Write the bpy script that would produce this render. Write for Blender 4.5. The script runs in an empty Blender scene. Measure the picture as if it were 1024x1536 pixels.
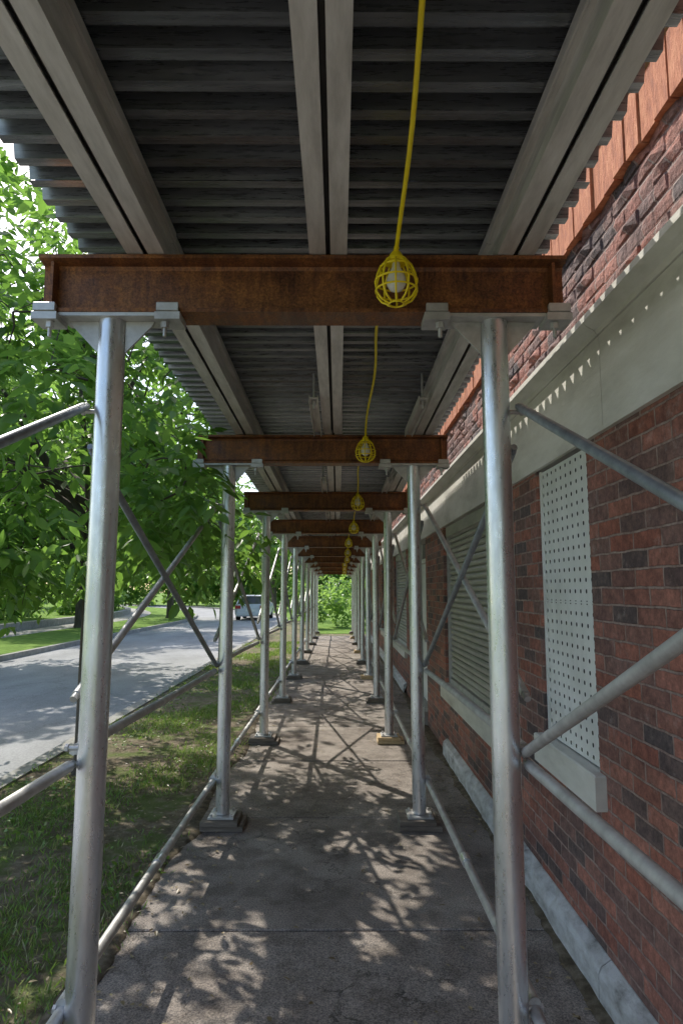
import bpy, math, random
import numpy as np
from mathutils import Vector, Matrix
random.seed(7); RNG=np.random.default_rng(7)
H=1.57
SUN=(-1.4,1.9,2.4)
scene=bpy.context.scene

# ---------------------------------------------------------------- materials
def new_mat(name):
    m=bpy.data.materials.new(name); m.use_nodes=True
    nt=m.node_tree; nt.nodes.clear()
    out=nt.nodes.new('ShaderNodeOutputMaterial')
    return m,nt,out
def ramp(nt,stops):
    r=nt.nodes.new('ShaderNodeValToRGB')
    el=r.color_ramp.elements
    while len(el)<len(stops): el.new(0.5)
    for e,(p,c) in zip(el,stops):
        e.position=p; e.color=(c[0],c[1],c[2],1)
    return r
def noise(nt,vec,scale,detail=6,rough=0.6,dist=0.0):
    n=nt.nodes.new('ShaderNodeTexNoise'); n.inputs['Scale'].default_value=scale
    n.inputs['Detail'].default_value=detail; n.inputs['Roughness'].default_value=rough
    n.inputs['Distortion'].default_value=dist
    if vec is not None: nt.links.new(vec,n.inputs['Vector'])
    return n
def mapping(nt,scale=(1,1,1)):
    t=nt.nodes.new('ShaderNodeTexCoord'); mp=nt.nodes.new('ShaderNodeMapping')
    mp.inputs['Scale'].default_value=scale
    nt.links.new(t.outputs['Object'],mp.inputs['Vector']); return mp.outputs['Vector']
def mixc(nt,fac,a,b,mode='MIX'):
    m=nt.nodes.new('ShaderNodeMix'); m.data_type='RGBA'; m.blend_type=mode
    for sock,v in ((m.inputs['Factor'],fac),(m.inputs[6],a),(m.inputs[7],b)):
        if isinstance(v,bpy.types.NodeSocket): nt.links.new(v,sock)
        elif isinstance(v,(int,float)): sock.default_value=v
        else: sock.default_value=(v[0],v[1],v[2],1)
    return m.outputs[2]
def mathn(nt,op,a,b=None,c=None):
    m=nt.nodes.new('ShaderNodeMath'); m.operation=op
    for i,v in enumerate((a,b,c)):
        if v is None: continue
        if isinstance(v,bpy.types.NodeSocket): nt.links.new(v,m.inputs[i])
        else: m.inputs[i].default_value=v
    return m.outputs[0]
def principled(nt,out,col,rough=0.6,metal=0.0,bump=None,bstr=0.3,bdist=0.01,spec=0.5):
    b=nt.nodes.new('ShaderNodeBsdfPrincipled')
    for k,v in (('Base Color',col),('Roughness',rough),('Metallic',metal)):
        if isinstance(v,bpy.types.NodeSocket): nt.links.new(v,b.inputs[k])
        elif isinstance(v,(int,float)): b.inputs[k].default_value=v
        else: b.inputs[k].default_value=(v[0],v[1],v[2],1)
    b.inputs['Specular IOR Level'].default_value=spec
    if bump is not None:
        bn=nt.nodes.new('ShaderNodeBump'); bn.inputs['Strength'].default_value=bstr
        bn.inputs['Distance'].default_value=bdist
        nt.links.new(bump,bn.inputs['Height']); nt.links.new(bn.outputs[0],b.inputs['Normal'])
    nt.links.new(b.outputs[0],out.inputs['Surface']); return b
def noise_mat(name,stops,scale=5,stretch=(1,1,1),rough=0.6,metal=0.0,bstr=0.2,bdist=0.005,bscale=None,detail=7,spec=0.5,rr=None):
    m,nt,out=new_mat(name); v=mapping(nt,stretch)
    n=noise(nt,v,scale,detail,0.65); r=ramp(nt,stops); nt.links.new(n.outputs['Fac'],r.inputs[0])
    nb=noise(nt,v,bscale or scale*4,6,0.7)
    ro=rough
    if rr:
        q=nt.nodes.new('ShaderNodeMapRange'); q.inputs[1].default_value=.3;q.inputs[2].default_value=.7
        q.inputs[3].default_value=rr[0]; q.inputs[4].default_value=rr[1]
        nt.links.new(nb.outputs['Fac'],q.inputs[0]); ro=q.outputs[0]
    principled(nt,out,r.outputs[0],ro,metal,nb.outputs['Fac'],bstr,bdist,spec); return m

M={}
M['galv']=noise_mat('galvanized_steel',[(.3,(.58,.59,.60)),(.5,(.74,.75,.76)),(.72,(.90,.91,.92))],11,(1,1,.3),.33,.88,.2,.002,60,rr=(.22,.42))
M['galv_dull']=noise_mat('galvanized_dull',[(.3,(.40,.39,.375)),(.7,(.66,.65,.63))],12,(1,1,1),.5,.6,.2,.002,80)
M['brace']=noise_mat('brace_steel',[(.3,(.20,.22,.24)),(.7,(.40,.43,.45))],14,(1,1,1),.42,.6,.2,.002,80)
M['joist']=noise_mat('joist_aluminium',[(.25,(.48,.45,.41)),(.5,(.67,.63,.58)),(.75,(.83,.79,.74))],9,(3,.5,3),.5,.35,.2,.002,60,rr=(.38,.6))
M['joist_dark']=noise_mat('joist_slot',[(.3,(.03,.03,.03)),(.7,(.06,.055,.05))],8,rough=.8)
M['deck']=noise_mat('deck_steel',[(.25,(.11,.115,.12)),(.5,(.22,.228,.24)),(.78,(.46,.47,.485))],5,(.25,6,3),.35,.72,.1,.002,40,rr=(.20,.42))
M['lens']=noise_mat('bulb_white',[(.3,(.75,.75,.70)),(.7,(.88,.88,.83))],8,rough=.2)
M['yellow']=noise_mat('yellow_plastic',[(.3,(.90,.66,.01)),(.7,(.96,.78,.02))],10,rough=.35,bstr=.05)
M['stone']=noise_mat('limestone_trim',[(.25,(.42,.40,.35)),(.5,(.63,.61,.54)),(.75,(.78,.76,.70))],3.5,(1,.5,1.6),.75,0,.45,.006,30)
M['ledge']=noise_mat('painted_ledge',[(.3,(.22,.215,.20)),(.42,(.46,.46,.45)),(.56,(.62,.63,.63)),(.75,(.74,.76,.77))],7,(1,1,2),.85,0,1.0,.018,16)
M['white_panel']=noise_mat('white_painted_steel',[(.25,(.60,.60,.56)),(.6,(.82,.82,.78))],4,(1,1,.5),.5,0,.1,.002,40)
M['shutter']=noise_mat('shutter_steel',[(.3,(.36,.35,.31)),(.7,(.55,.54,.48))],5,(1,.5,3),.5,.2,.1,.002,40)
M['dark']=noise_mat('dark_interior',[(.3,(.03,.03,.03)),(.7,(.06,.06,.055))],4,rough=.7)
M['wood']=noise_mat('weathered_wood',[(.3,(.08,.068,.055)),(.7,(.24,.20,.16))],6,(1,8,8),.85,0,.6,.006,20)
M['wood_tan']=noise_mat('new_lumber',[(.3,(.42,.29,.15)),(.7,(.62,.46,.26))],5,(8,1,8),.8,0,.4,.004,20)
M['bark']=noise_mat('bark',[(.3,(.04,.032,.024)),(.7,(.13,.11,.085))],8,(1,1,.25),.95,0,1.0,.03,16)
M['curb']=noise_mat('curb_concrete',[(.3,(.20,.19,.17)),(.7,(.38,.37,.34))],5,rough=.9,bstr=.5,bdist=.006,bscale=40)
M['grass_ground']=noise_mat('grass_ground',[(.3,(.09,.15,.03)),(.5,(.15,.25,.05)),(.7,(.24,.34,.08))],3,rough=1,bstr=.8,bdist=.03,bscale=40,spec=.1)
M['terra']=noise_mat('terracotta',[(.3,(.25,.075,.035)),(.5,(.42,.135,.055)),(.72,(.56,.23,.11))],9,(1,3,1),.85,0,.8,.012,25)

def soil_mat():
    m,nt,out=new_mat('soil'); v=mapping(nt)
    n=noise(nt,v,9,8,.75); r=ramp(nt,[(.3,(.10,.08,.055)),(.5,(.22,.18,.125)),(.7,(.39,.33,.25))]); nt.links.new(n.outputs['Fac'],r.inputs[0])
    g=noise(nt,v,2.6,7,.7); gr=ramp(nt,[(.48,(0,0,0)),(.58,(1,1,1))]); nt.links.new(g.outputs['Fac'],gr.inputs[0])
    c=mixc(nt,mathn(nt,'MULTIPLY',gr.outputs[0],.65),r.outputs[0],(.13,.20,.045))
    b=noise(nt,v,45,6,.75)
    principled(nt,out,c,1,0,b.outputs['Fac'],1,.025,.1); return m
M['soil']=soil_mat()
M['dirt']=noise_mat('dirt',[(.3,(.07,.055,.04)),(.5,(.14,.115,.08)),(.7,(.25,.21,.16))],14,rough=1,bstr=1,bdist=.01,bscale=60,spec=.1)
def rust_mat():
    m,nt,out=new_mat('rusted_steel'); v=mapping(nt,(1,1,1.3)); v2=mapping(nt,(6,1,1.0))
    n=noise(nt,v,7,12,.78,.3); r=ramp(nt,[(.30,(.060,.030,.023)),(.45,(.14,.058,.032)),(.57,(.24,.098,.040)),(.68,(.40,.175,.058)),(.8,(.58,.30,.11))])
    nt.links.new(n.outputs['Fac'],r.inputs[0])
    n2=noise(nt,v2,5,6,.7); f=ramp(nt,[(.45,(0,0,0)),(.70,(1,1,1))]); nt.links.new(n2.outputs['Fac'],f.inputs[0])
    c=mixc(nt,mathn(nt,'MULTIPLY',f.outputs[0],.5),r.outputs[0],(.44,.19,.06))
    sp=noise(nt,mapping(nt),120,4,.85); sr=ramp(nt,[(.35,(.5,.5,.5)),(.65,(1.45,1.4,1.35))]); nt.links.new(sp.outputs['Fac'],sr.inputs[0])
    c=mixc(nt,1.0,c,sr.outputs[0],'MULTIPLY')
    q=nt.nodes.new('ShaderNodeMapRange'); q.inputs[1].default_value=.35;q.inputs[2].default_value=.65; q.inputs[3].default_value=.3; q.inputs[4].default_value=.65
    nt.links.new(n.outputs['Fac'],q.inputs[0])
    principled(nt,out,c,q.outputs[0],.4,sp.outputs['Fac'],.4,.003); return m
M['rust']=rust_mat()

def brick_mat():
    m,nt,out=new_mat('brick')
    t=nt.nodes.new('ShaderNodeTexCoord'); s=nt.nodes.new('ShaderNodeSeparateXYZ'); nt.links.new(t.outputs['Object'],s.inputs[0])
    xy=mathn(nt,'ADD',s.outputs[0],s.outputs[1])
    cb=nt.nodes.new('ShaderNodeCombineXYZ'); nt.links.new(xy,cb.inputs[0]); nt.links.new(s.outputs[2],cb.inputs[1])
    wob=noise(nt,t.outputs['Object'],14,3,.5)
    wv=nt.nodes.new('ShaderNodeVectorMath'); wv.operation='MULTIPLY_ADD'
    nt.links.new(wob.outputs['Color'],wv.inputs[0]); wv.inputs[1].default_value=(.011,.011,0); nt.links.new(cb.outputs[0],wv.inputs[2])
    b=nt.nodes.new('ShaderNodeTexBrick'); nt.links.new(wv.outputs[0],b.inputs['Vector'])
    b.inputs['Color1'].default_value=(0,0,0,1); b.inputs['Color2'].default_value=(1,1,1,1); b.inputs['Mortar'].default_value=(.5,.5,.5,1)
    b.inputs['Scale'].default_value=1; b.inputs['Mortar Size'].default_value=.0055; b.inputs['Mortar Smooth'].default_value=.35
    b.inputs['Brick Width'].default_value=.205; b.inputs['Row Height'].default_value=.066
    r=ramp(nt,[(0,(.12,.098,.098)),(.14,(.17,.12,.112)),(.28,(.25,.135,.115)),(.42,(.33,.145,.112)),(.56,(.42,.195,.15)),(.70,(.33,.13,.095)),(.84,(.29,.165,.14)),(1,(.18,.12,.112))])
    nt.links.new(b.outputs['Color'],r.inputs[0])
    n=noise(nt,t.outputs['Object'],26,10,.82); nr=ramp(nt,[(.3,(.38,.38,.38)),(.5,(.95,.95,.95)),(.7,(1.75,1.6,1.5))]); nt.links.new(n.outputs['Fac'],nr.inputs[0])
    c=mixc(nt,1.0,r.outputs[0],nr.outputs[0],'MULTIPLY')
    big=noise(nt,t.outputs['Object'],1.6,6,.65); br=ramp(nt,[(.35,(.66,.65,.66)),(.65,(1.18,1.13,1.08))]); nt.links.new(big.outputs['Fac'],br.inputs[0])
    c=mixc(nt,1.0,c,br.outputs[0],'MULTIPLY')
    ef=noise(nt,t.outputs['Object'],9,8,.75); er=ramp(nt,[(.58,(0,0,0)),(.70,(1,1,1))]); nt.links.new(ef.outputs['Fac'],er.inputs[0])
    c=mixc(nt,mathn(nt,'MULTIPLY',er.outputs[0],.38),c,(.52,.43,.39))
    mn=noise(nt,t.outputs['Object'],30,4,.6); mr=ramp(nt,[(.3,(.21,.135,.115)),(.7,(.44,.33,.28))]); nt.links.new(mn.outputs['Fac'],mr.inputs[0])
    c=mixc(nt,b.outputs['Fac'],c,mr.outputs[0])
    up=nt.nodes.new('ShaderNodeMapRange'); nt.links.new(s.outputs[2],up.inputs[0])
    up.inputs[1].default_value=2.6; up.inputs[2].default_value=2.7; up.inputs[3].default_value=.4; up.inputs[4].default_value=3.5
    n4=noise(nt,t.outputs['Object'],24,6,.7)
    hh=mathn(nt,'MULTIPLY_ADD',b.outputs['Fac'],-1.0,mathn(nt,'MULTIPLY',n4.outputs['Fac'],up.outputs[0]))
    principled(nt,out,c,.8,0,hh,.95,.012,.3); return m
M['brick']=brick_mat()

def pave_mat():
    m,nt,out=new_mat('sidewalk_concrete'); v=mapping(nt)
    n=noise(nt,v,1.6,8,.65); r=ramp(nt,[(.3,(.20,.17,.148)),(.5,(.29,.255,.225)),(.72,(.40,.36,.32))]); nt.links.new(n.outputs['Fac'],r.inputs[0])
    sp=noise(nt,v,130,3,.9); sr=ramp(nt,[(.36,(.40,.40,.40)),(.5,(1,1,1)),(.64,(1.7,1.62,1.54))]); nt.links.new(sp.outputs['Fac'],sr.inputs[0])
    c=mixc(nt,1.0,r.outputs[0],sr.outputs[0],'MULTIPLY')
    st=noise(nt,v,4,6,.65); sr2=ramp(nt,[(.40,(.52,.50,.48)),(.54,(1,1,1))]); nt.links.new(st.outputs['Fac'],sr2.inputs[0])
    c=mixc(nt,.65,c,sr2.outputs[0],'MULTIPLY')
    def cracks(scale,wid,mscale,mlo,off):
        d=noise(nt,v,scale*1.4,7,.75)
        dv=nt.nodes.new('ShaderNodeVectorMath'); dv.operation='MULTIPLY_ADD'; nt.links.new(d.outputs['Color'],dv.inputs[0]); dv.inputs[1].default_value=(1.3/scale,1.3/scale,0); nt.links.new(v,dv.inputs[2])
        vo=nt.nodes.new('ShaderNodeTexVoronoi'); vo.feature='DISTANCE_TO_EDGE'; vo.voronoi_dimensions='2D'; vo.inputs['Scale'].default_value=scale; nt.links.new(dv.outputs[0],vo.inputs['Vector'])
        cr=ramp(nt,[(.0,(1,1,1)),(wid,(0,0,0))]); nt.links.new(vo.outputs['Distance'],cr.inputs[0])
        mp=nt.nodes.new('ShaderNodeVectorMath'); mp.operation='ADD'; nt.links.new(v,mp.inputs[0]); mp.inputs[1].default_value=(off,off*2,0)
        mk=noise(nt,mp.outputs[0],mscale,4,.6); mkr=ramp(nt,[(mlo,(0,0,0)),(mlo+.08,(1,1,1))]); nt.links.new(mk.outputs['Fac'],mkr.inputs[0])
        return mathn(nt,'MULTIPLY',cr.outputs[0],mkr.outputs[0])
    cf=mathn(nt,'MAXIMUM',cracks(1.1,.009,.9,.42,0),cracks(5.0,.028,1.2,.545,3.1))
    c=mixc(nt,mathn(nt,'MULTIPLY',cf,.8),c,(.04,.034,.028))
    hh=mathn(nt,'SUBTRACT',mathn(nt,'MULTIPLY',sp.outputs['Fac'],.7),cf)
    principled(nt,out,c,.85,0,hh,.7,.006,.25); return m
M['pave']=pave_mat()
def road_mat():
    m,nt,out=new_mat('road_surface'); v=mapping(nt,(1,.5,1))
    n=noise(nt,v,.8,8,.65); r=ramp(nt,[(.3,(.24,.24,.24)),(.7,(.39,.39,.395))]); nt.links.new(n.outputs['Fac'],r.inputs[0])
    sp=noise(nt,v,60,3,.8); sr=ramp(nt,[(.3,(.75,.75,.75)),(.7,(1.2,1.2,1.2))]); nt.links.new(sp.outputs['Fac'],sr.inputs[0])
    c=mixc(nt,1.0,r.outputs[0],sr.outputs[0],'MULTIPLY')
    d=noise(nt,mapping(nt),1.5,7,.75)
    dv=nt.nodes.new('ShaderNodeVectorMath'); dv.operation='MULTIPLY_ADD'; nt.links.new(d.outputs['Color'],dv.inputs[0]); dv.inputs[1].default_value=(1.5,1.5,0); nt.links.new(v,dv.inputs[2])
    vo=nt.nodes.new('ShaderNodeTexVoronoi'); vo.feature='DISTANCE_TO_EDGE'; vo.voronoi_dimensions='2D'; vo.inputs['Scale'].default_value=.45; nt.links.new(dv.outputs[0],vo.inputs['Vector'])
    cr=ramp(nt,[(.0,(1,1,1)),(.008,(0,0,0))]); nt.links.new(vo.outputs['Distance'],cr.inputs[0])
    c=mixc(nt,mathn(nt,'MULTIPLY',cr.outputs[0],.6),c,(.09,.085,.08))
    principled(nt,out,c,.9,0,sp.outputs['Fac'],.3,.004,.25); return m
M['road']=road_mat()
def leaf_mat(name,stops,trans=.45,tcol=(.30,.42,.04)):
    m,nt,out=new_mat(name)
    g=nt.nodes.new('ShaderNodeNewGeometry'); r=ramp(nt,stops); nt.links.new(g.outputs['Random Per Island'],r.inputs[0])
    b=nt.nodes.new('ShaderNodeBsdfPrincipled'); nt.links.new(r.outputs[0],b.inputs['Base Color']); b.inputs['Roughness'].default_value=.38
    b.inputs['Specular IOR Level'].default_value=.5
    t=nt.nodes.new('ShaderNodeBsdfTranslucent')
    c=mixc(nt,.6,r.outputs[0],tcol); nt.links.new(c,t.inputs['Color'])
    mx=nt.nodes.new('ShaderNodeMixShader'); mx.inputs[0].default_value=trans
    nt.links.new(b.outputs[0],mx.inputs[1]); nt.links.new(t.outputs[0],mx.inputs[2]); nt.links.new(mx.outputs[0],out.inputs['Surface']); return m
M['leaf']=leaf_mat('leaves',[(0,(.035,.10,.02)),(.4,(.075,.175,.036)),(.8,(.13,.265,.055)),(1,(.21,.34,.08))],.5,(.36,.64,.09))
M['leaf_far']=leaf_mat('leaves_far',[(0,(.08,.16,.035)),(.5,(.14,.27,.055)),(1,(.22,.36,.085))],.5,(.52,.78,.16))
M['blade']=leaf_mat('grass_blades',[(0,(.07,.15,.022)),(.5,(.14,.27,.045)),(.8,(.22,.35,.075)),(.88,(.38,.33,.16)),(1,(.48,.42,.25))],.35,(.40,.58,.10))
M['dry']=leaf_mat('dry_leaves',[(0,(.10,.06,.03)),(.6,(.24,.17,.09)),(1,(.40,.32,.19))],.1)
M['car_paint']=noise_mat('car_paint_white',[(.3,(.60,.61,.62)),(.7,(.68,.69,.7))],2,rough=.2,bstr=0)
M['glass']=noise_mat('car_glass',[(.3,(.02,.025,.03)),(.7,(.04,.045,.05))],2,rough=.08,bstr=0)
M['tail']=noise_mat('tail_lamp_red',[(.3,(.35,.01,.01)),(.7,(.5,.02,.02))],2,rough=.2,bstr=0)
M['rubber']=noise_mat('rubber',[(.3,(.02,.02,.02)),(.7,(.04,.04,.04))],6,rough=.8)

# ---------------------------------------------------------------- mesh builder
class MB:
    def __init__(s): s.v=[];s.f=[];s.m=[];s.sm=[];s.mats=[]
    def mi(s,mat):
        if mat not in s.mats: s.mats.append(mat)
        return s.mats.index(mat)
    def face(s,pts,mat,smooth=False):
        i=len(s.v); s.v+= [tuple(p) for p in pts]; s.f.append(tuple(range(i,i+len(pts)))); s.m.append(s.mi(mat)); s.sm.append(smooth)
    def box(s,x0,x1,y0,y1,z0,z1,mat,bev=0.0):
        i=len(s.v); b=bev
        if b<=0:
            s.v+=[(x0,y0,z0),(x1,y0,z0),(x1,y1,z0),(x0,y1,z0),(x0,y0,z1),(x1,y0,z1),(x1,y1,z1),(x0,y1,z1)]
            F=[(0,3,2,1),(4,5,6,7),(0,1,5,4),(1,2,6,5),(2,3,7,6),(3,0,4,7)]
        else:
            s.v+=[(x0,y0,z0),(x1,y0,z0),(x1,y1,z0),(x0,y1,z0),(x0,y0,z1-b),(x1,y0,z1-b),(x1,y1,z1-b),(x0,y1,z1-b),
                  (x0+b,y0+b,z1),(x1-b,y0+b,z1),(x1-b,y1-b,z1),(x0+b,y1-b,z1)]
            F=[(0,3,2,1),(0,1,5,4),(1,2,6,5),(2,3,7,6),(3,0,4,7),(4,5,9,8),(5,6,10,9),(6,7,11,10),(7,4,8,11),(8,9,10,11)]
        k=s.mi(mat)
        for f in F: s.f.append(tuple(i+a for a in f)); s.m.append(k); s.sm.append(False)
    def prism(s,poly,axis,a,b,mat):
        def P(p,t):
            if axis==0: return (t,p[0],p[1])
            if axis==1: return (p[0],t,p[1])
            return (p[0],p[1],t)
        n=len(poly)
        s.face([P(p,a) for p in poly],mat); s.face([P(p,b) for p in reversed(poly)],mat)
        for j in range(n):
            q=poly[(j+1)%n]; p=poly[j]
            s.face([P(p,a),P(p,b),P(q,b),P(q,a)],mat)
    def tube(s,pts,r,mat,n=12,caps=True,smooth=True):
        pts=[Vector(p) for p in pts]; 
        rs=r if isinstance(r,(list,tuple)) else [r]*len(pts)
        k=s.mi(mat); up=None; base=len(s.v)
        for i,p in enumerate(pts):
            if i==0: t=pts[1]-pts[0]
            elif i==len(pts)-1: t=pts[-1]-pts[-2]
            else: t=pts[i+1]-pts[i-1]
            t.normalize()
            if up is None:
                up=Vector((0,0,1)) if abs(t.z)<.9 else Vector((1,0,0))
            a=up-t*up.dot(t)
            if a.length<1e-5: a=t.orthogonal()
            a.normalize(); up=a; b=t.cross(a)
            for j in range(n):
                th=2*math.pi*j/n
                s.v.append(tuple(p+(a*math.cos(th)+b*math.sin(th))*rs[i]))
        for i in range(len(pts)-1):
            for j in range(n):
                a0=base+i*n+j; a1=base+i*n+(j+1)%n
                s.f.append((a0,a1,a1+n,a0+n)); s.m.append(k); s.sm.append(smooth)
        if caps:
            l=len(pts)-1
            i0=len(s.v); s.v+= [s.v[base+j] for j in range(n)]; s.f.append(tuple(i0+j for j in reversed(range(n)))); s.m.append(k); s.sm.append(False)
            i0=len(s.v); s.v+= [s.v[base+l*n+j] for j in range(n)]; s.f.append(tuple(i0+j for j in range(n))); s.m.append(k); s.sm.append(False)
    def build(s,name,parent=None):
        me=bpy.data.meshes.new(name); me.from_pydata(s.v,[],s.f)
        for mt in s.mats: me.materials.append(M[mt])
        me.polygons.foreach_set('material_index',s.m); me.polygons.foreach_set('use_smooth',s.sm); me.update()
        o=bpy.data.objects.new(name,me); scene.collection.objects.link(o)
        if parent: o.parent=parent
        return o
def empty(name,loc=(0,0,0)):
    e=bpy.data.objects.new(name,None); scene.collection.objects.link(e); return e

# ---------------------------------------------------------------- leaves
def unit(a): return a/np.maximum(np.linalg.norm(a,axis=1,keepdims=True),1e-6)
def leaf_object(name,P,D,L,W,mat,parent=None,fold=.18,jit=1.0,rng=RNG,simple=False):
    n=len(P); D=unit(D)
    up=np.tile(np.array([[0,0,1.0]]),(n,1))+rng.normal(0,.55*jit,(n,3))
    S=unit(np.cross(D,up)); N=unit(np.cross(S,D))
    L=L[:,None]; W=W[:,None]
    if simple:
        V=np.stack([P,P+D*L*.45+S*W+N*W*fold,P+D*L,P+D*L*.45-S*W+N*W*fold],1)
        k=4; F=np.array([[0,1,2],[0,2,3]])
    else:
        V=np.stack([P,P+D*L*.28+S*W*.85+N*W*fold,P+D*L*.62+S*W*.8+N*W*fold-N*L*.04,P+D*L-N*L*.12,
                    P+D*L*.62-S*W*.8+N*W*fold-N*L*.04,P+D*L*.28-S*W*.85+N*W*fold],1)
        k=6; F=np.array([[0,1,2,3],[0,3,4,5]])
    V=V.reshape(-1,3); fl=(F[None]+ (np.arange(n)*k)[:,None,None]).reshape(-1,F.shape[1])
    me=bpy.data.meshes.new(name); me.vertices.add(len(V)); me.vertices.foreach_set('co',V.astype(np.float32).ravel())
    me.loops.add(fl.size); me.loops.foreach_set('vertex_index',fl.ravel().astype(np.int32))
    me.polygons.add(len(fl)); me.polygons.foreach_set('loop_start',(np.arange(len(fl))*F.shape[1]).astype(np.int32))
    me.update(calc_edges=True); me.materials.append(M[mat])
    o=bpy.data.objects.new(name,me); scene.collection.objects.link(o)
    if parent: o.parent=parent
    return o
def compound(C,rng,per=13,rad=.34,leaflet=.105):
    Ps=[];Ds=[];Ls=[];Ws=[]
    n=len(C)*per
    c=np.repeat(C,per,0); o=c+rng.normal(0,rad*.45,(n,3))*[1,1,.75]
    r=rng.normal(0,1,(n,3)); r[:,2]=r[:,2]*.35-.35; r=unit(r+unit(o-c)*.7)
    s=unit(np.cross(r,[0,0,1])+rng.normal(0,.15,(n,3)))
    ln=rng.uniform(.20,.34,(n,1))*(leaflet/.105)**.7
    for t,sd in ((.3,1),(.3,-1),(.55,1),(.55,-1),(.8,1),(.8,-1),(1.,0)):
        p=o+r*ln*t-np.array([0,0,1])*ln*t*t*.25
        d=r*(.45 if sd else 1)+s*sd*.85+np.array([0,0,-.35])+rng.normal(0,.16,(n,3))
        Ps.append(p);Ds.append(d);L=rng.uniform(.75,1.2,n)*leaflet*(1.15 if sd==0 else 1);Ls.append(L);Ws.append(L*rng.uniform(.2,.27,n))
    return np.concatenate(Ps),np.concatenate(Ds),np.concatenate(Ls),np.concatenate(Ws)
def make_tree(name,base,htrunk,cc,rad,ncl,seed,r0=.12,reject=None,per=13,clr=.34,leaflet=.105,mat='leaf',lean=(0,0),extra=None,nlobe=None,thin=None,maxtwig=None):
    rng=np.random.default_rng(seed); e=empty(name); mb=MB()
    bx,by,bz=base; cc=np.array(cc,float); rad=np.array(rad,float)
    nl=nlobe or max(6,ncl//22); lobes=cc+unit(rng.normal(0,1,(nl,3)))*rad*rng.uniform(.45,.85,(nl,1))
    pts=[]
    while len(pts)<ncl:
        if rng.random()<.75:
            l=lobes[rng.integers(nl)]; p=l+rng.normal(0,.21,3)*rad
        else: 
            u=rng.normal(0,1,3);u/=np.linalg.norm(u); p=cc+u*rad*rng.uniform(.5,1)
        if p[2]<bz+1.0: continue
        if reject and reject(p): continue
        pts.append(p)
    if extra is not None: pts+= [np.array(q) for q in extra]
    C=np.array(pts)
    top=Vector((bx+lean[0],by+lean[1],htrunk)); mid=Vector((bx+lean[0]*.3,by+lean[1]*.3,bz+(htrunk-bz)*.5))
    mb.tube([(bx,by,bz-.05),(bx,by,bz+.15),mid,top,(top.x+.1,top.y,htrunk+rad[2]*.7)],[r0*1.4,r0*1.08,r0*.95,r0*.75,r0*.2],'bark',12)
    nodes=[]
    for i in range(min(nl,14)):
        l=Vector(lobes[i]); s0=Vector(mid).lerp(top,rng.uniform(.4,1)) if i%3 else top+Vector((.05,0,rad[2]*.3))
        m1=s0.lerp(l,.35)+Vector((0,0,rng.uniform(.05,.35))); m2=s0.lerp(l,.7)+Vector(rng.normal(0,.1,3))
        if reject and (reject(np.array(m2)) or reject(np.array(l))): continue
        mb.tube([s0,m1,m2,l],[r0*.42,r0*.32,r0*.2,r0*.08],'bark',7)
        for a,b in ((s0,m1),(m1,m2),(m2,l)):
            for t in (.25,.6,1.): nodes.append(np.array(a.lerp(b,t)))
    if nodes:
        # connect nearest clusters first; later twigs may grow from earlier cluster points
        order=np.argsort([min(((np.array(nodes)-c)**2).sum(1)) for c in C])
        for q in order:
            c=C[q]; N_=np.array(nodes); j=np.argmin(((N_-c)**2).sum(1)); a=Vector(nodes[j]); b=Vector(c)
            nodes.append(c)
            if (b-a).length<.1 or (b-a).length>(maxtwig or rad.max()*.9): continue
            side=Vector(rng.normal(0,.10,3))*(b-a).length
            m1=a.lerp(b,.33)+Vector((0,0,.08*(b-a).length))+side; m2=a.lerp(b,.7)+Vector((0,0,.05*(b-a).length))-side*.5
            mb.tube([a,m1,m2,b],[r0*.09,r0*.07,r0*.05,r0*.03],'bark',4,caps=False)
    mb.build('trunk_and_limbs',e)
    P,D,L,W=compound(C,rng,per,clr,leaflet)
    if reject:
        k=np.array([not reject(p) for p in P]); P,D,L,W=P[k],D[k],L[k],W[k]
    if thin is not None:
        k=thin(P,rng); P,D,L,W=P[k],D[k],L[k],W[k]
    leaf_object('foliage',P,D,L,W,mat,e,rng=rng)
    return e

# ---------------------------------------------------------------- ground
mb=MB(); mb.face([(-400,-400,-.17),(400,-400,-.17),(400,400,-.17),(-400,400,-.17)],'grass_ground'); mb.build('ground')
def bend(y): return -max(0,y-34)**2*.012
ysr=[-30,0,34]+[34+3*i for i in range(1,20)]
def ribbon(x0,x1,z0,z1,mat,name,bev=0):
    b=MB()
    for a,c in zip(ysr[:-1],ysr[1:]):
        p,q=bend(a),bend(c)
        b.face([(x0+p,a,z1),(x1+p,a,z1),(x1+q,c,z1),(x0+q,c,z1)],mat)
        if z1>z0+.03:
            b.face([(x1+p,a,z0),(x1+q,c,z0),(x1+q,c,z1),(x1+p,a,z1)],mat); b.face([(x0+p,a,z0),(x0+p,a,z1),(x0+q,c,z1),(x0+q,c,z0)],mat)
    b.build(name)
ribbon(-8.1,-2.69,-.14,-.14,'road','road')
ribbon(-2.85,-2.70,-.17,-.005,'curb','kerb'); ribbon(-8.25,-8.1,-.17,-.005,'curb','kerb')
mb=MB()
mb.box(-2.70,-1.0,-30,34,-.16,-.022,'soil'); mb.box(-1.0,1.02,-10,24.4,-.16,-.030,'soil')
mb.build('verge_soil')
ribbon(-11.2,-8.25,-.16,-.02,'grass_ground','far_verge'); ribbon(-12.6,-11.2,-.16,-.01,'curb','far_pavement'); ribbon(-13.0,-12.6,-.16,.28,'curb','retaining_wall'); ribbon(-60,-13.0,-.16,.22,'grass_ground','far_lawn')
mb=MB(); mb.box(-1.0,30,24.45,110,-.16,-.02,'grass_ground'); mb.box(-2.6,-1.0,34.01,110,-.16,-.024,'grass_ground'); mb.build('end_lawn')
mb=MB(); y=3.26-1.52*6
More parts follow.
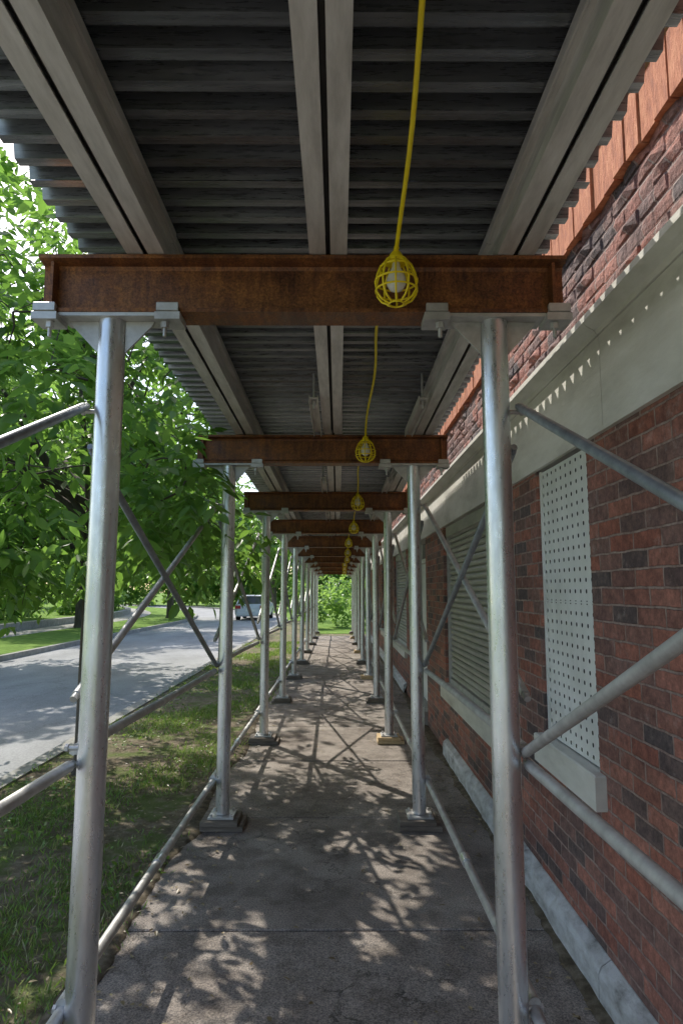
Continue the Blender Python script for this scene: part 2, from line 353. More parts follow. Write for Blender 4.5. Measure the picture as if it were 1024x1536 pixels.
while y<23:
    dz=random.uniform(-.003,.003); mb.box(-1.0+random.uniform(-.012,.012),.992,y+.006,y+1.514,-.09,dz,'pave',.006); y+=1.52
mb.build('sidewalk')
# soil washed over the slab edge on both sides (ragged outline, slightly mounded)
def ragged(x_in,sgn,amp,name_mb,seed):
    rg=np.random.default_rng(seed); ysq=np.arange(0.8,22,.05); k=name_mb.mi('dirt'); base=len(name_mb.v)
    w1=np.interp(ysq,np.arange(0,24,.5),rg.random(48)); w2=rg.random(len(ysq))
    for yv,a,b_ in zip(ysq,w1,w2):
        e=x_in+sgn*(amp*(.15+a*a)+.018*b_)
        name_mb.v+=[(x_in-sgn*.10,yv,-.012),(x_in-sgn*.01,yv,.014),(e-sgn*.012,yv,.009),(e,yv,.0005)]
    for i in range(len(ysq)-1):
        for q in range(3):
            i0=base+i*4+q; name_mb.f.append((i0,i0+1,i0+5,i0+4)); name_mb.m.append(k); name_mb.sm.append(True)
mb=MB(); ragged(-1.0,1,.10,mb,5); ragged(.99,-1,.05,mb,6); mb.build('edge_dirt')

def patch(x,y): return np.sin(x*3.1+1.3*np.sin(y*1.7))+np.sin(y*2.3+2*np.sin(x*2.1))*.8+np.sin(x*9+y*7)*.45+np.sin(x*17-y*13)*.4
n=115000
gx=RNG.uniform(-2.72,-.90,n); gy=1.2+RNG.uniform(0,1,n)**1.7*19
den=patch(gx,gy); edge=np.clip((-.90-gx)/.22,0,1)**1.3; keep=(RNG.uniform(-.4,2.1,n)<den)&(RNG.random(n)<edge+.02)
gx,gy=gx[keep],gy[keep]; n=len(gx)
P=np.stack([gx,gy,np.where(gx>-1.0,.002,-.025)],1); D=np.stack([RNG.normal(0,.7,n),RNG.normal(0,.7,n),np.ones(n)],1)
sc=1+np.clip(gy-5,0,15)*.09
L=RNG.uniform(.02,.07,n)*sc**.5; leaf_object('grass',P,D,L,RNG.uniform(.0022,.0042,n)*sc,'blade',simple=True)
n=7000; gx=RNG.uniform(-2.7,-.98,n); gy=1.5+RNG.uniform(0,1,n)**1.5*14; k=patch(gx+5,gy*1.3)>.4; gx,gy=gx[k],gy[k]; n=len(gx)
leaf_object('weeds',np.stack([gx,gy,RNG.uniform(-.02,.025,n)],1),np.stack([RNG.normal(0,1,n),RNG.normal(0,1,n),RNG.normal(.2,.2,n)],1),RNG.uniform(.02,.045,n),RNG.uniform(.008,.014,n),'blade')
n=2800; s=RNG.random(n); gx=np.where(s<.72,RNG.normal(-1.3,.42,n),np.where(s<.88,RNG.normal(.92,.09,n),RNG.uniform(-1,.95,n))); gx=np.clip(gx,-2.6,.975); gy=RNG.uniform(1.6,16,n)
leaf_object('fallen_leaves',np.stack([gx,gy,np.full(n,.010)],1),np.stack([RNG.normal(0,1,n),RNG.normal(0,1,n),RNG.normal(.05,.08,n)],1),RNG.uniform(.012,.045,n),RNG.uniform(.004,.011,n),'dry',jit=.3)

# ---------------------------------------------------------------- sidewalk shed
shed=empty('sidewalk_shed')
XL,XR=-.775,.535
NY=[2.17+2.44*i for i in range(-2,10)]
def dz(y): return -.0165*(y-2.12)
BB=H+.93
for i,yp in enumerate(NY):
    zb=BB+dz(yp)
    b=MB(); x0,x1=-1.008,.777; w=.058; h=.203
    x0+=random.uniform(-.01,.01); x1+=random.uniform(-.01,.01)
    t=.013
    prof=[(yp-w,zb),(yp+w,zb),(yp+w,zb+t),(yp+.012,zb+t+.008),(yp+.006,zb+t+.02),(yp+.006,zb+h-t-.02),(yp+.012,zb+h-t-.008),(yp+w,zb+h-t),(yp+w,zb+h),(yp-w,zb+h),
          (yp-w,zb+h-t),(yp-.012,zb+h-t-.008),(yp-.006,zb+h-t-.02),(yp-.006,zb+t+.02),(yp-.012,zb+t+.008),(yp-w,zb+t)]
    b.prism(prof,0,x0,x1,'rust')
    for xs in (x0+.045,x1-.045): b.box(xs-.005,xs+.005,yp-w+.006,yp-.007,zb+t+.0095,zb+h-t-.0095,'rust')
    b.build('cross_beam',shed)
    for xp in (XL,XR):
        p=MB(); g='galv'
        tx=random.uniform(-.012,.012); 
        bt=.085
        p.tube([(xp+tx,yp,bt),(xp+tx*.5,yp,zb*.5),(xp,yp,zb-.0135)],.0455,g,28)
        p.box(xp+tx-.085,xp+tx+.085,yp-.085,yp+.085,bt-.016,bt-.003,'galv_dull',.003)
        for sx in (-1,1):
            for sy in (-1,1): p.tube([(xp+tx+sx*.065,yp+sy*.065,bt-.004),(xp+tx+sx*.065,yp+sy*.065,bt+.012)],.009,'galv_dull',6,smooth=False)
        p.box(xp-.165,xp+.165,yp-.055,yp+.055,zb-.013,zb-.001,'galv_dull')
        for s in (-1,1):
            p.prism([(xp+s*.046,zb-.0135),(xp+s*.145,zb-.0135),(xp+s*.135,zb-.03),(xp+s*.046,zb-.125)],1,yp-.005,yp+.005,'galv_dull')
            cx=xp+s*.205
            p.box(cx-.042,cx+.042,yp-.075,yp+.02,zb-.032,zb-.003,'galv_dull',.004)
            p.box(cx-.036,cx+.036,yp-.078,yp-.062,zb-.003,zb+.026,'galv_dull',.003)
            p.box(cx-.03,cx+.03,yp-.062,yp-.042,zb+.0145,zb+.026,'galv_dull')
            p.tube([(cx-s*.012,yp-.05,zb-.085),(cx-s*.012,yp-.05,zb-.03)],.0065,'galv_dull',8)
            p.tube([(cx-s*.012,yp-.05,zb-.055),(cx-s*.012,yp-.05,zb-.034)],.014,'galv_dull',6,smooth=False)
        so=-1 if xp<0 else 1
        for zz in (1.07,2.17,.30):
            p.tube([(xp+so*.03,yp,zz),(xp+so*.085,yp,zz)],.008,'galv_dull',8)
            p.tube([(xp+so*.082,yp,zz),(xp+so*.092,yp,zz)],.013,'galv_dull',6,smooth=False)
        p.build('post',shed)
        q=MB(); lx=random.uniform(.13,.15); a=random.uniform(-.02,.02)
        mt='wood' if (xp<0 or i%2) else 'wood_tan'
        q.box(xp-lx+a,xp+lx+a,yp-.12,yp+.13,.004,.036,mt,.004)
        if xp<0: q.box(xp-lx+.015,xp+lx-.02,yp-.13,yp+.11,.038,.067,'wood',.004)
        else: q.box(xp-lx+.01,xp+lx-.03,yp-.115,yp+.12,.038,.067,mt,.004)
        q.build('timber_sill',shed)
for i in range(len(NY)-1):
    ya,yb=NY[i],NY[i+1]
    for xp in (XL,XR):
        so=-1 if xp<0 else 1
        b=MB(); xo=xp+so*.058; xi=xp+so*.076
        def bar(x,y0,z0,y1,z1,r,mt):
            d=Vector((0,y1-y0,z1-z0)).normalized()*.03
            b.tube([(x,y0+d.y,z0+d.z),(x,y0+(y1-y0)*.5,z0+(z1-z0)*.5+random.uniform(-.006,.006)),(x,y1-d.y,z1-d.z)],r,mt,14)
            for (yy,zz,g) in ((y0,z0,1),(y1,z1,-1)): b.tube([(x,yy,zz),(x,yy+g*d.y*1.2,zz+g*d.z*1.2)],r*.8,mt,6)
        if i==1:
            bar(xi,ya,1.07,yb,2.19,.0150,'brace')
            if xp>0: bar(xo,ya,2.07,yb,1.05,.0160,'galv_dull')
        else:
            bar(xo,ya,2.05,yb,1.05,.0150,'brace'); bar(xi,ya,1.22,yb,2.17,.0150,'galv_dull')
        bar(xp+so*.068,ya,1.06,yb,1.02,.018,'galv_dull')
        zl=.31
        b.tube([(xp+so*.068,ya,zl),(xp+so*.068,yb,zl-.02)],.0195,'galv_dull',14)
        ym=ya+.45*(yb-ya); b.tube([(xp+so*.068,ym-.04,zl-.008),(xp+so*.068,ym+.04,zl-.008)],.0245,'galv',14)
        b.build('cross_brace',shed)
JT=BB+.203; DK=H+1.305
for i in range(len(NY)-1):
    ya,yb=NY[i],NY[i+1]
    for jx in (-.66,-.038,.602):
        b=MB(); j=random.uniform(-.006,.006)
        ov=.10
        y_a,y_b=ya-ov+(.0 if i%2 else .2), yb-ov+(.2 if i%2 else .0)
        y_b-=.004
        def z(yy,o): return JT+dz(yy)+.003+o
        def slab(xx0,xx1,o0,o1,mt='joist'):
            x0_,x1_=min(xx0,xx1),max(xx0,xx1)
            k=len(b.v)
            b.v+=[(x0_,y_a,z(y_a,o0)),(x1_,y_a,z(y_a,o0)),(x1_,y_b,z(y_b,o0)),(x0_,y_b,z(y_b,o0)),(x0_,y_a,z(y_a,o1)),(x1_,y_a,z(y_a,o1)),(x1_,y_b,z(y_b,o1)),(x0_,y_b,z(y_b,o1))]
            for f in [(0,3,2,1),(4,5,6,7),(0,1,5,4),(1,2,6,5),(2,3,7,6),(3,0,4,7)]:
                b.f.append(tuple(k+a for a in f)); b.m.append(b.mi(mt)); b.sm.append(False)
        for s in (-1,1):
            xa=jx+j+s*.008; xb=jx+j+s*.064
            slab(xa,xb,0,.006)
            slab(xb-s*.006,xb,.0062,.034)
            slab(xb-s*.022,xb-s*.028,.0065,.1555)
            slab(xb-s*.006,xb,.128,.1555)
            slab(xa,xb,.156,.162)
            slab(xb-s*.0215,xb-s*.0065,.034,.038); slab(xb-s*.0215,xb-s*.0065,.124,.128)
            slab(xb-s*.0175,xb-s*.0215,.07,.095)
        slab(jx+j-.007,jx+j+.007,.02,.15,'joist_dark')
        b.build('joist',shed)
    if i>=2:
        b=MB()
        for hx in (-.142,.488):
            y_s=yb-.95; y_e=yb-.14; zz=JT+dz(yb-.5)-.004
            b.box(hx-.026,hx-.022,y_s,y_e,zz-.036,zz+.012,'joist'); b.box(hx+.022,hx+.026,y_s,y_e,zz-.036,zz+.012,'joist')
            b.box(hx-.0215,hx+.0215,y_s,y_e,zz-.004,zz+.001,'joist')
            b.tube([(hx,y_s+.05,zz-.05),(hx,y_s+.05,zz+.16)],.006,'galv_dull',8)
            b.tube([(hx,y_s+.05,zz-.03),(hx,y_s+.05,zz-.006)],.014,'galv_dull',6,smooth=False)
        b.build('joist_clip',shed)
def deck(y0,y1,x0,x1,zoff,name):
    b=MB(); pitch=.1016; y=y0; pr=[]
    while y<y1:
        for (o,zz) in ((0,0),(.036,0),(.045,.048),(.090,.048)):
            pr.append((y+o,zz))
        y+=pitch
    pr.append((y,0))
    k=b.mi('deck')
    for (yy,zz) in pr:
        zt=DK+dz(yy)+zz+zoff; b.v+=[(x0,yy,zt),(x1,yy,zt)]
    for q in range(len(pr)-1):
        b.f.append((2*q,2*q+1,2*q+3,2*q+2)); b.m.append(k); b.sm.append(False)
    return b.build(name,shed)
yy=-2.6; q=0
while yy<24.4:
    L=.1016*9; deck(yy,yy+L-.02,-.985+random.uniform(-.012,.012),.80+random.uniform(-.014,.014),.0 if q%2 else .0025,'deck_panel'); yy+=L; q+=1
mb=MB()
for k,xx in enumerate(np.arange(-.95,.60,.240)):
    mb.prism([(xx,0),(xx+.232,0),(xx+.232,.038),(xx,.038)],1,-2.6,24.2,'wood')
o=mb.build('deck_plank',shed); 
for v in o.data.vertices: v.co.z+=DK+.056+dz(v.co.y)

# ---------------------------------------------------------------- string lights
st=empty('string_lights')
lampx=[]
for i,yp in enumerate(NY[1:]):
    yl=yp-.13; xl=.172+.02*math.sin(i*2.1)+(.035 if i>1 else 0); zt=H+1.10+dz(yp)
    lampx.append((xl,yl,zt))
    c=MB(); Y='yellow'
    c.tube([(xl,yl,zt+.004),(xl,yl,zt-.008),(xl,yl,zt-.028)],[.014,.022,.026],Y,16)
    c.tube([(xl,yl,zt-.024),(xl,yl,zt-.036)],.036,Y,16)
    prof=[(.035,-.030),(.052,-.050),(.064,-.080),(.070,-.108),(.066,-.138),(.050,-.160),(.024,-.174)]
    nr=10
    for k in range(nr):
        a=2*math.pi*k/nr+.2
        c.tube([(xl+r*math.cos(a),yl+r*math.sin(a),zt+z) for r,z in prof],.0036,Y,6)
    for r,z in ((.052,-.052),(.069,-.098),(.0675,-.130),(.024,-.174)):
        c.tube([(xl+r*math.cos(a),yl+r*math.sin(a),zt+z) for a in np.linspace(0,2*math.pi,25)],.0036,Y,6)
    c.tube([(xl,yl,zt),(xl+.01,yl+.01,zt+.025),(xl,yl+.04,zt+.045),(xl,yl+.07,zt+.05)],.0035,Y,6)
    c.build('lamp_guard',st)
    bl=MB(); bp=[(.012,-.033),(.014,-.050),(.024,-.068),(.032,-.090),(.031,-.110),(.020,-.127),(.004,-.134)]
    bl.tube([(xl,yl,zt+z) for r,z in bp],[r for r,z in bp],'lens',18); bl.build('bulb',st)
cb=MB()
for (a,b_) in zip(lampx[:-1],lampx[1:]):
    pts=[]
    for t in np.linspace(0,1,26):
        x=a[0]+(b_[0]-a[0])*t+.016*math.sin(t*9+a[1])*math.sin(math.pi*t); y=a[1]+(b_[1]-a[1])*t
        z=a[2]+(b_[2]-a[2])*t+.128*math.sin(math.pi*t)**.8 if 0<t<1 else a[2]+(b_[2]-a[2])*t
        pts.append((x,y,z+.004))
    cb.tube(pts,.0070,'yellow',8)
cb.build('cable',st)

# ---------------------------------------------------------------- brick building
bl=empty('brick_building'); WX=1.05; WT=4.0; Y0,Y1=-3.0,22.5
ops=[dict(y=(2.73,3.42),z=(.84,2.19),k='panel'),dict(y=(4.5,6.55),z=(.67,2.19),k='shut'),dict(y=(7.9,9.0),z=(.15,2.19),k='door'),
     dict(y=(10.2,12.3),z=(.67,2.19),k='shut'),dict(y=(13.6,15.7),z=(.67,2.19),k='shut'),dict(y=(17.2,19.3),z=(.67,2.19),k='shut'),dict(y=(-.9,1.1),z=(.84,2.19),k='shut')]
ys=sorted({Y0,Y1}|{v for o in ops for v in o['y']}); zs=sorted({0.0,.15,.67,.84,2.19,WT})
w=MB(); rd=.11
for a,b in zip(ys[:-1],ys[1:]):
    for c,d in zip(zs[:-1],zs[1:]):
        my,mz=(a+b)/2,(c+d)/2
        if any(o['y'][0]<my<o['y'][1] and o['z'][0]<mz<o['z'][1] for o in ops): continue
        w.face([(WX,b,c),(WX,a,c),(WX,a,d),(WX,b,d)],'brick')
for o in ops:
    (a,b),(c,d)=o['y'],o['z']
    w.face([(WX,a,c),(WX+rd+.1,a,c),(WX+rd+.1,a,d),(WX,a,d)],'brick'); w.face([(WX+rd+.1,b,c),(WX,b,c),(WX,b,d),(WX+rd+.1,b,d)],'brick')
    w.face([(WX,a,d),(WX+rd+.1,a,d),(WX+rd+.1,b,d),(WX,b,d)],'stone'); w.face([(WX,a,c),(WX,b,c),(WX+rd+.1,b,c),(WX+rd+.1,a,c)],'stone')
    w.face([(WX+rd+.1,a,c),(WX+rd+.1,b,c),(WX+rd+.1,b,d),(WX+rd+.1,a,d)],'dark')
w.face([(WX,Y0,0),(9,Y0,0),(9,Y0,WT),(WX,Y0,WT)],'brick'); w.face([(WX,Y1,0),(9,Y1,0),(9,Y1,WT),(WX,Y1,WT)],'brick'); w.face([(9,Y0,0),(9,Y1,0),(9,Y1,WT),(9,Y0,WT)],'brick')
w.build('walls',bl)
rf=MB(); kb=rf.mi('brick')
for row in range(41,47):
    z0=row*.066+.004; z1=z0+.057
    kk=math.floor((Y0+WX-.2)/.205)
    while kk*.205-WX<Y1-.3:
        off=.1025 if row%2 else 0
        ya=kk*.205+off-WX+.006+.02; yb=ya+.192; kk+=1
        if ya<Y0+.02: continue
        pr=random.choice([.006,.010,.016,.022]); 
        q=[(WX-.0005,ya,z0),(WX-.0005,yb,z0),(WX-.0005,yb,z1),(WX-.0005,ya,z1)]
        i0=len(rf.v); rf.v+=q
        gy=[ya+.006,ya+.065,ya+.128,yb-.006]; gz=[z0+.005,(z0+z1)/2,z1-.005]
        for iz,zz in enumerate(gz):
            for iy,yv in enumerate(gy):
                e=.4 if (iy in(0,3) or iz in(0,2)) else 1
                rf.v.append((WX-pr*e*random.uniform(.5,1.2),yv+random.uniform(-.003,.003),zz+random.uniform(-.003,.003)))
        g=i0+4
        for iz in range(2):
            for iy in range(3):
                a=g+iz*4+iy; rf.f.append((a,a+4,a+5,a+1)); rf.m.append(kb); rf.sm.append(False)
        rf.f+= [(i0,g,g+1,g+2,g+3,i0+1),(i0+1,g+3,g+7,g+11,i0+2),(i0+2,g+11,g+10,g+9,g+8,i0+3),(i0+3,g+8,g+4,g,i0)]; rf.m+=[kb]*4; rf.sm+=[False]*4
rf.f=[tuple(dict.fromkeys(f)) for f in rf.f]
rf.build('rock_faced_brick_band',bl)
r=MB(); r.box(WX-.06,9.1,Y0-.05,Y1+.05,WT,WT+.12,'stone'); r.build('roof_coping',bl)
s=MB(); yv=Y0
while yv<Y1:
    L=1.9; e=min(yv+L,Y1)
    if not (yv<8.9 and e>8.0):
        ys_=np.linspace(yv+.003,e-.003,20); k=s.mi('ledge'); base=len(s.v)
        for yy_ in ys_:
            c1=random.uniform(0,.006)+(random.uniform(.01,.03) if random.random()<.12 else 0); c2=random.uniform(0,.008)
            s.v+=[(.992+c2,yy_,-.02),(.994+c2,yy_,.112-c1),(1.006+c1,yy_,.136-c1*.4),(WX-.004,yy_,.158),(WX+.02,yy_,.158)]
        for a in range(19):
            for q_ in range(4):
                i0=base+a*5+q_; s.f.append((i0,i0+1,i0+6,i0+5)); s.m.append(k); s.sm.append(False)
        for a in (0,19): s.f.append(tuple(base+a*5+q_ for q_ in range(5))); s.m.append(k); s.sm.append(False)
    yv=e
s.build('base_ledge',bl)
s=MB(); yv=Y0; zb0=2.19
while yv<Y1:
    e=min(yv+1.83,Y1)
    s.box(WX-.022,WX+.01,yv+.002,e-.002,zb0,H+1.0,'stone',.0)
    s.prism([(WX+.01,H+1.0015),(WX-.030,H+1.0015),(WX-.036,H+1.02),(WX-.060,H+1.032),(WX-.085,H+1.05),(WX-.085,H+1.075),(WX-.07,H+1.083),(WX+.01,H+1.095)],1,yv+.002,e-.002,'stone')
    yv=e
s.build('stone_band',bl)
s=MB(); yv=Y0
while yv<Y1:
    j=random.uniform(0,.014); s.box(WX-.030-j,WX+.01,yv,yv+.093,H+1.50,H+1.72,'terra',.004); yv+=.101
s.build('soldier_course',bl)
s=MB(); yv=Y0
while yv<Y1:
    s.box(WX-.05,WX-.002,yv,yv+2.3,H+1.74,H+1.90,'wood_tan',.004); yv+=2.32
s.build('timber_fascia',bl)
s=MB()
for o in ops:
    if o['k']=='door': continue
    (a,b),(c,d)=o['y'],o['z']; s.box(WX-.045,WX+.09,a-.06,b+.06,c-.13,c+.004,'stone',.006)
s.build('window_sills',bl)
for o in ops:
    (a,b),(c,d)=o['y'],o['z']
    if o['k']=='panel':
        p=MB(); X=WX+.018; nc,nrw=10,27; cw=(b-a-.02)/nc; ch=(d-c-.02)/nrw
        for i in range(nc):
            for j in range(nrw):
                cy=a+.01+(i+.5)*cw; cz=c+.01+(j+.5)*ch; hy,hz=cw*.14,ch*.20
                O=[(-cw/2,-ch/2),(0,-ch/2),(cw/2,-ch/2),(cw/2,0),(cw/2,ch/2),(0,ch/2),(-cw/2,ch/2),(-cw/2,0)]
                q=.75; I=[(-hy*q,-hz*q),(0,-hz),(hy*q,-hz*q),(hy,0),(hy*q,hz*q),(0,hz),(-hy*q,hz*q),(-hy,0)]
                for k in range(8):
                    k2=(k+1)%8
                    pts=[(X,cy+O[k][0],cz+O[k][1]),(X,cy+O[k2][0],cz+O[k2][1]),(X,cy+I[k2][0],cz+I[k2][1]),(X,cy+I[k][0],cz+I[k][1])]
                    p.face(pts,'white_panel')
        p.box(X-.006,X+.03,a+.001,a+.018,c+.005,d-.002,'white_panel'); p.box(X-.006,X+.03,b-.018,b-.001,c+.005,d-.002,'white_panel')
        p.box(X-.004,X+.02,a+.019,b-.019,(c+d)/2-.004,(c+d)/2+.004,'white_panel')
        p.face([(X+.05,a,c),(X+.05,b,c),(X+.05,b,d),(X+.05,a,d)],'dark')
        p.build('perforated_panel',bl)
    elif o['k']=='shut':
        p=MB(); X=WX+.07; z=c+.004; pitch=.052
        while z<d-.01:
            t=min(z+pitch,d-.003); hh=t-z
            pr=[(X,z),(X-.018,z+hh*.2),(X-.020,z+hh*.6),(X-.008,z+hh*.86),(X+.006,z+hh*.9),(X+.006,z+hh)]
            for q in range(5): p.face([(pr[q][0],a+.04,pr[q][1]),(pr[q][0],b-.04,pr[q][1]),(pr[q+1][0],b-.04,pr[q+1][1]),(pr[q+1][0],a+.04,pr[q+1][1])],'shutter')
            z=t
        p.box(X-.04,X+.03,a+.002,a+.045,c+.005,d-.003,'galv_dull'); p.box(X-.04,X+.03,b-.045,b-.002,c+.005,d-.003,'galv_dull')
        p.box(X-.05,X+.03,a+.046,b-.046,d-.10,d-.004,'shutter',.005); p.box(X-.03,X+.02,a+.046,b-.046,c+.006,c+.05,'galv_dull')
        p.build('roller_shutter',bl)
    else:
        p=MB(); X=WX+.09
        p.box(X,X+.04,a+.05,b-.05,c+.01,d-.28,'white_panel'); p.box(X-.03,X+.05,a+.002,a+.05,c+.005,d-.002,'white_panel'); p.box(X-.03,X+.05,b-.05,b-.002,c+.005,d-.002,'white_panel')
        p.box(X-.03,X+.05,a+.051,b-.051,d-.27,d-.22,'white_panel'); p.box(X+.01,X+.03,a+.051,b-.051,d-.215,d-.01,'glass')
        for zz in (c+.25,c+1.0): p.box(X-.012,X-.001,a+.16,b-.16,zz,zz+.6,'white_panel',.004)
        p.tube([(X-.05,b-.13,c+.95),(X+.01,b-.13,c+.95)],.022,'galv',12)
        p.box(.99,WX+.11,a-.02,b+.02,-.02,c+.008,'curb',.01)
        p.build('door',bl)

# ---------------------------------------------------------------- trees
def rej(p):
    x,y,z=p
    if x>-1.02 and z>BB-.30 and y>4.5: return True
    if x>-.70: return True
    if x>-1.3 and y<3.8 : return True
    if z>BB+.15 and x>-1.1: return True
    if y<2.6: return True
    if z<1.42+.2*math.sin(x*2.3)+.15*math.sin(y*1.9): return True
    return False
def thin(P,rng):
    # holes carved into the crown along the sun direction, shaping sun patches below
    sx=P[:,0]-SUN[0]/SUN[2]*P[:,2]; sy=P[:,1]-SUN[1]/SUN[2]*P[:,2]
    f=np.sin(5.2*sx+1.1*np.sin(1.3*sy)+.9)*np.sin(1.9*sy+.8*np.sin(3*sx)+.6)+.35*np.sin(11*sx-4*sy)
    near=np.exp(-((sx+.75)/.55)**2-((sy-3.1)/.9)**2)*.75+np.exp(-((sx-.3)/.3)**2-((sy-4.3)/.6)**2)*.7+np.exp(-((sx+1.9)/.6)**2-((sy-3.2)/1.2)**2)*.95
    return ~((f+near>.52)&(rng.random(len(P))<.92)&(P[:,2]>1.9))
rr=np.random.default_rng(77)
ex=[(-.95-.3*rr.random(),4.9+rr.random()*1.2,1.95+.45*rr.random()) for _ in range(12)]
ex+=[(-1.25+.33*rr.random(),4.0+rr.random()*.42,1.95+.5*rr.random()) for _ in range(6)]
ex+=[(-1.4-1.9*rr.random(),3.4+rr.random()*3.5,1.7+1.6*rr.random()) for _ in range(60)]
ex+=[(-2.3-2.2*rr.random(),4.6+rr.random()*2.5,1.6+.8*rr.random()) for _ in range(34)]
ex+=[(-1.7-1.5*rr.random(),4.4+rr.random()*1.8,2.9+1.1*rr.random()) for _ in range(26)]
make_tree('tree',(-2.23,6.0,-.02),2.5,(-2.85,6.2,3.5),(2.2,3.0,2.2),240,3,r0=.082,reject=rej,per=10,leaflet=.125,extra=ex,nlobe=20,thin=thin,maxtwig=.8)
def rej2(p):
    return (p[0]>-1.1) or p[2]<1.45
make_tree('tree',(-2.45,14.4,-.02),2.6,(-3.0,14.4,3.6),(2.2,3.2,2.3),150,5,r0=.12,reject=rej2,per=8,clr=.42,leaflet=.18)
make_tree('tree',(-11.0,28.5,0),3.2,(-11.0,28.5,6.0),(4.2,4.2,3.8),170,8,r0=.24,per=9,clr=.7,leaflet=.34,mat='leaf_far',nlobe=14)
make_tree('tree',(-9.4,15.5,0),3.4,(-9.6,15.5,6.0),(3.4,4.2,3.2),230,11,r0=.2,per=9,clr=.6,leaflet=.30,mat='leaf_far',nlobe=14)
make_tree('tree',(-9.6,38.0,0),3.0,(-9.6,38.0,6.0),(3.6,3.8,3.8),150,13,r0=.2,per=9,clr=.7,leaflet=.36,mat='leaf_far',nlobe=14)

rng=np.random.default_rng(21); P=[];D=[];L=[]; tr=MB()
def blob(cx,cy,cz,rx,ry,rz,n,ls):
    nl=9; lob=np.array([cx,cy,cz])+unit(rng.normal(0,1,(nl,3)))*np.array([rx,ry,rz])*rng.uniform(.3,.75,(nl,1))
    l=lob[rng.integers(nl,size=n)]; p=l+unit(rng.normal(0,1,(n,3)))*np.array([rx,ry,rz])*.42*rng.uniform(.6,1.05,(n,1))
    k=p[:,2]>0; p=p[k]
    P.append(p); D.append(rng.normal(0,1,(len(p),3))*[1,1,.6]-[0,0,.3]); L.append(rng.uniform(.7,1.3,len(p))*ls)
for (x,y,r,h) in [(-17,22,3.6,7.5),(-20,33,4.5,9),(-17,46,4.5,9),(-24,52,6,11),(-6,62,5.5,10),(5,62,4.5,8.5),(10,50,5,9),(14,60,6,11),(-27,26,5,10),(-34,42,6,12),(-16,80,8,12),(5,82,7,13),(-19,12,4,9)]:
    blob(x,y,h*.6,r,r,h*.45,3000,.5)
    tr.tube([(x,y,-.1),(x,y,h*.6)],[.28,.15],'bark',8)
for (x,y,r,h) in [(-14.6,25,1.7,1.8),(-14.4,20,1.2,1.4),(-14.9,31,2,2.3),(-14.4,37,1.6,2),(-15.8,44,2,2.2),(2.6,30,1.4,2.6)]:
    blob(x,y,h*.45,r,r,h*.5,1500,.24)
for (x,y,r,h,n) in [(-1.3,27.5,.9,1.6,700),(-.1,28.5,1.0,1.9,800),(1.2,27.0,.9,1.7,700),(.4,33,1.6,2.9,900),(-1.6,35,1.6,2.8,900),(2.4,34,1.6,3.2,900)]:
    blob(x,y,h*.48,r,r,h*.5,n,.17)
for a in np.linspace(0,1,26):
    x=-21-16*a+rng.normal(0,1); y=14+52*a+rng.normal(0,1.5); blob(x,y,1.7,2.6,2.6,2.2+rng.random(),1300,.4)
for a in np.linspace(0,1,16):
    x=-34+46*a; y=72+rng.normal(0,2); blob(x,y,2.6,3.4,2.5,3.6,1500,.55)
P=np.concatenate(P);D=np.concatenate(D);L=np.concatenate(L)
dt=empty('distant_trees'); tr.build('trunks',dt)
leaf_object('foliage',P,D,L,L*.36,'leaf_far',dt,rng=rng,simple=True)

# ---------------------------------------------------------------- parked car
car=empty('parked_car'); cx,cy,gz=-4.95,37.5,-.14
b=MB()
def ring(z,hw,y0,y1,c=.16): 
    return [(cx-hw+c,y0,z),(cx+hw-c,y0,z),(cx+hw,y0+c,z),(cx+hw,y1-c,z),(cx+hw-c,y1,z),(cx-hw+c,y1,z),(cx-hw,y1-c,z),(cx-hw,y0+c,z)]
rings=[ring(gz+.22,.84,cy-.0,cy+4.4),ring(gz+.40,.90,cy-.06,cy+4.5),ring(gz+.72,.91,cy-.03,cy+4.48),ring(gz+.92,.87,cy+.04,cy+4.3)]
def loft(rs,mat,b):
    k=b.mi(mat); base=len(b.v)
    for r_ in rs: b.v+=r_
    for i in range(len(rs)-1):
        for j in range(8):
            a=base+i*8+j; c=base+i*8+(j+1)%8; b.f.append((a,c,c+8,a+8)); b.m.append(k); b.sm.append(False)
    b.f.append(tuple(base+(len(rs)-1)*8+j for j in range(8))); b.m.append(k); b.sm.append(False)
loft(rings,'car_paint',b); b.build('body',car)
b=MB(); loft([ring(gz+.921,.80,cy+.16,cy+3.2),ring(gz+1.36,.64,cy+.62,cy+2.5)],'glass',b); b.build('windows',car)
b=MB(); loft([ring(gz+1.362,.65,cy+.6,cy+2.52),ring(gz+1.42,.58,cy+.75,cy+2.35)],'car_paint',b)
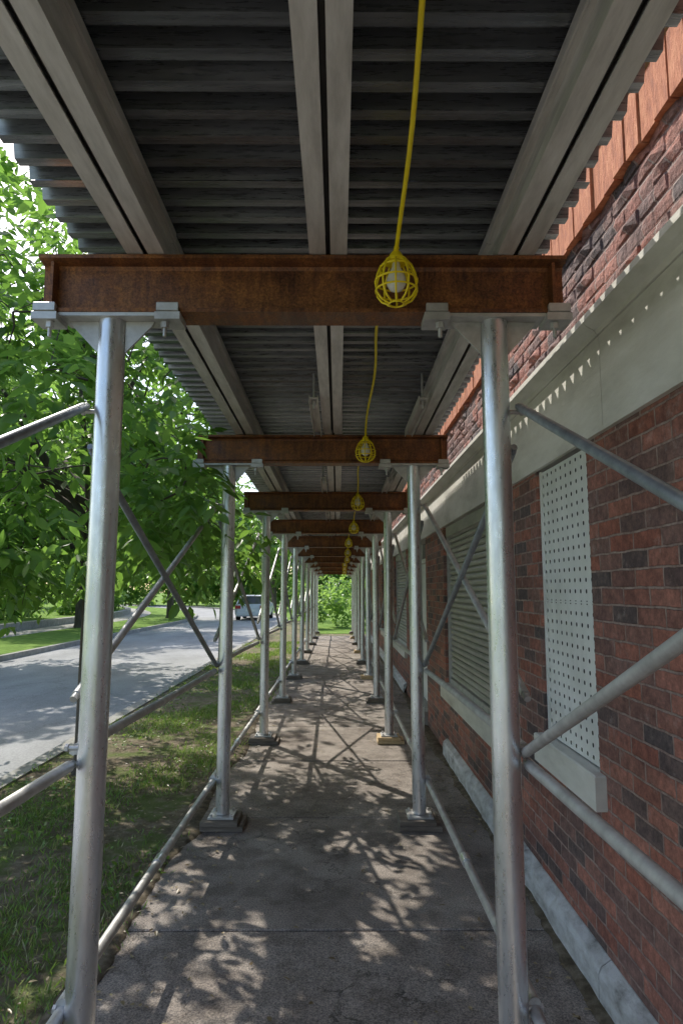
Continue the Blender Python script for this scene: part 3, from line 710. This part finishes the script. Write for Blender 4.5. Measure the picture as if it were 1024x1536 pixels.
for s in (-1,1): b.tube([(cx+s*.80,cy+.18,gz+.925),(cx+s*.645,cy+.63,gz+1.37)],.035,'car_paint',8); b.tube([(cx+s*.80,cy+3.1,gz+.925),(cx+s*.645,cy+2.5,gz+1.37)],.035,'car_paint',8)
b.build('roof',car)
b=MB()
for s in (-1,1): b.box(min(cx+s*.55,cx+s*.86),max(cx+s*.55,cx+s*.86),cy-.075,cy+.05,gz+.66,gz+.84,'tail',.0)
b.build('tail_lamps',car)
b=MB()
b.box(cx-.78,cx+.78,cy-.10,cy-.055,gz+.28,gz+.46,'car_paint',.02); b.box(cx-.26,cx+.26,cy-.107,cy-.101,gz+.50,gz+.62,'lens'); b.build('bumper',car)
b=MB()
for yy in (cy+.85,cy+3.5):
    for s in (-1,1):
        b.tube([(cx+s*.70,yy,gz+.32),(cx+s*.915,yy,gz+.32)],.32,'rubber',20); b.tube([(cx+s*.90,yy,gz+.32),(cx+s*.925,yy,gz+.32)],.2,'galv',16)
b.build('wheels',car)

# ---------------------------------------------------------------- light
sv=Vector(SUN).normalized()
el=math.asin(sv.z); az=math.atan2(sv.x,sv.y)
ld=bpy.data.lights.new('sun','SUN'); ld.energy=5.0; ld.angle=math.radians(.5); ld.color=(1,.95,.86)
lo=bpy.data.objects.new('sun',ld); scene.collection.objects.link(lo); lo.rotation_euler=sv.to_track_quat('Z','Y').to_euler(); lo.location=(0,0,20)
wd=bpy.data.worlds.new('World'); scene.world=wd; wd.use_nodes=True; nt=wd.node_tree
bg=nt.nodes['Background']; sk=nt.nodes.new('ShaderNodeTexSky'); sk.sky_type='NISHITA'; sk.sun_disc=False
sk.dust_density=1.8; sk.ozone_density=.8
sk.sun_elevation=el; sk.sun_rotation=az; nt.links.new(sk.outputs[0],bg.inputs[0]); bg.inputs[1].default_value=.30
scene.view_settings.view_transform='Standard'; scene.view_settings.look='None'; scene.view_settings.exposure=0

cd=bpy.data.cameras.new('camera'); cam=bpy.data.objects.new('camera',cd); scene.collection.objects.link(cam)
cd.sensor_fit='VERTICAL'; cd.sensor_height=36; cd.lens=23.06; cd.clip_start=.02; cd.clip_end=1500
cam.location=(0,0,H); cam.rotation_euler=(math.radians(90+6.78),0,math.radians(-.29)); scene.camera=cam
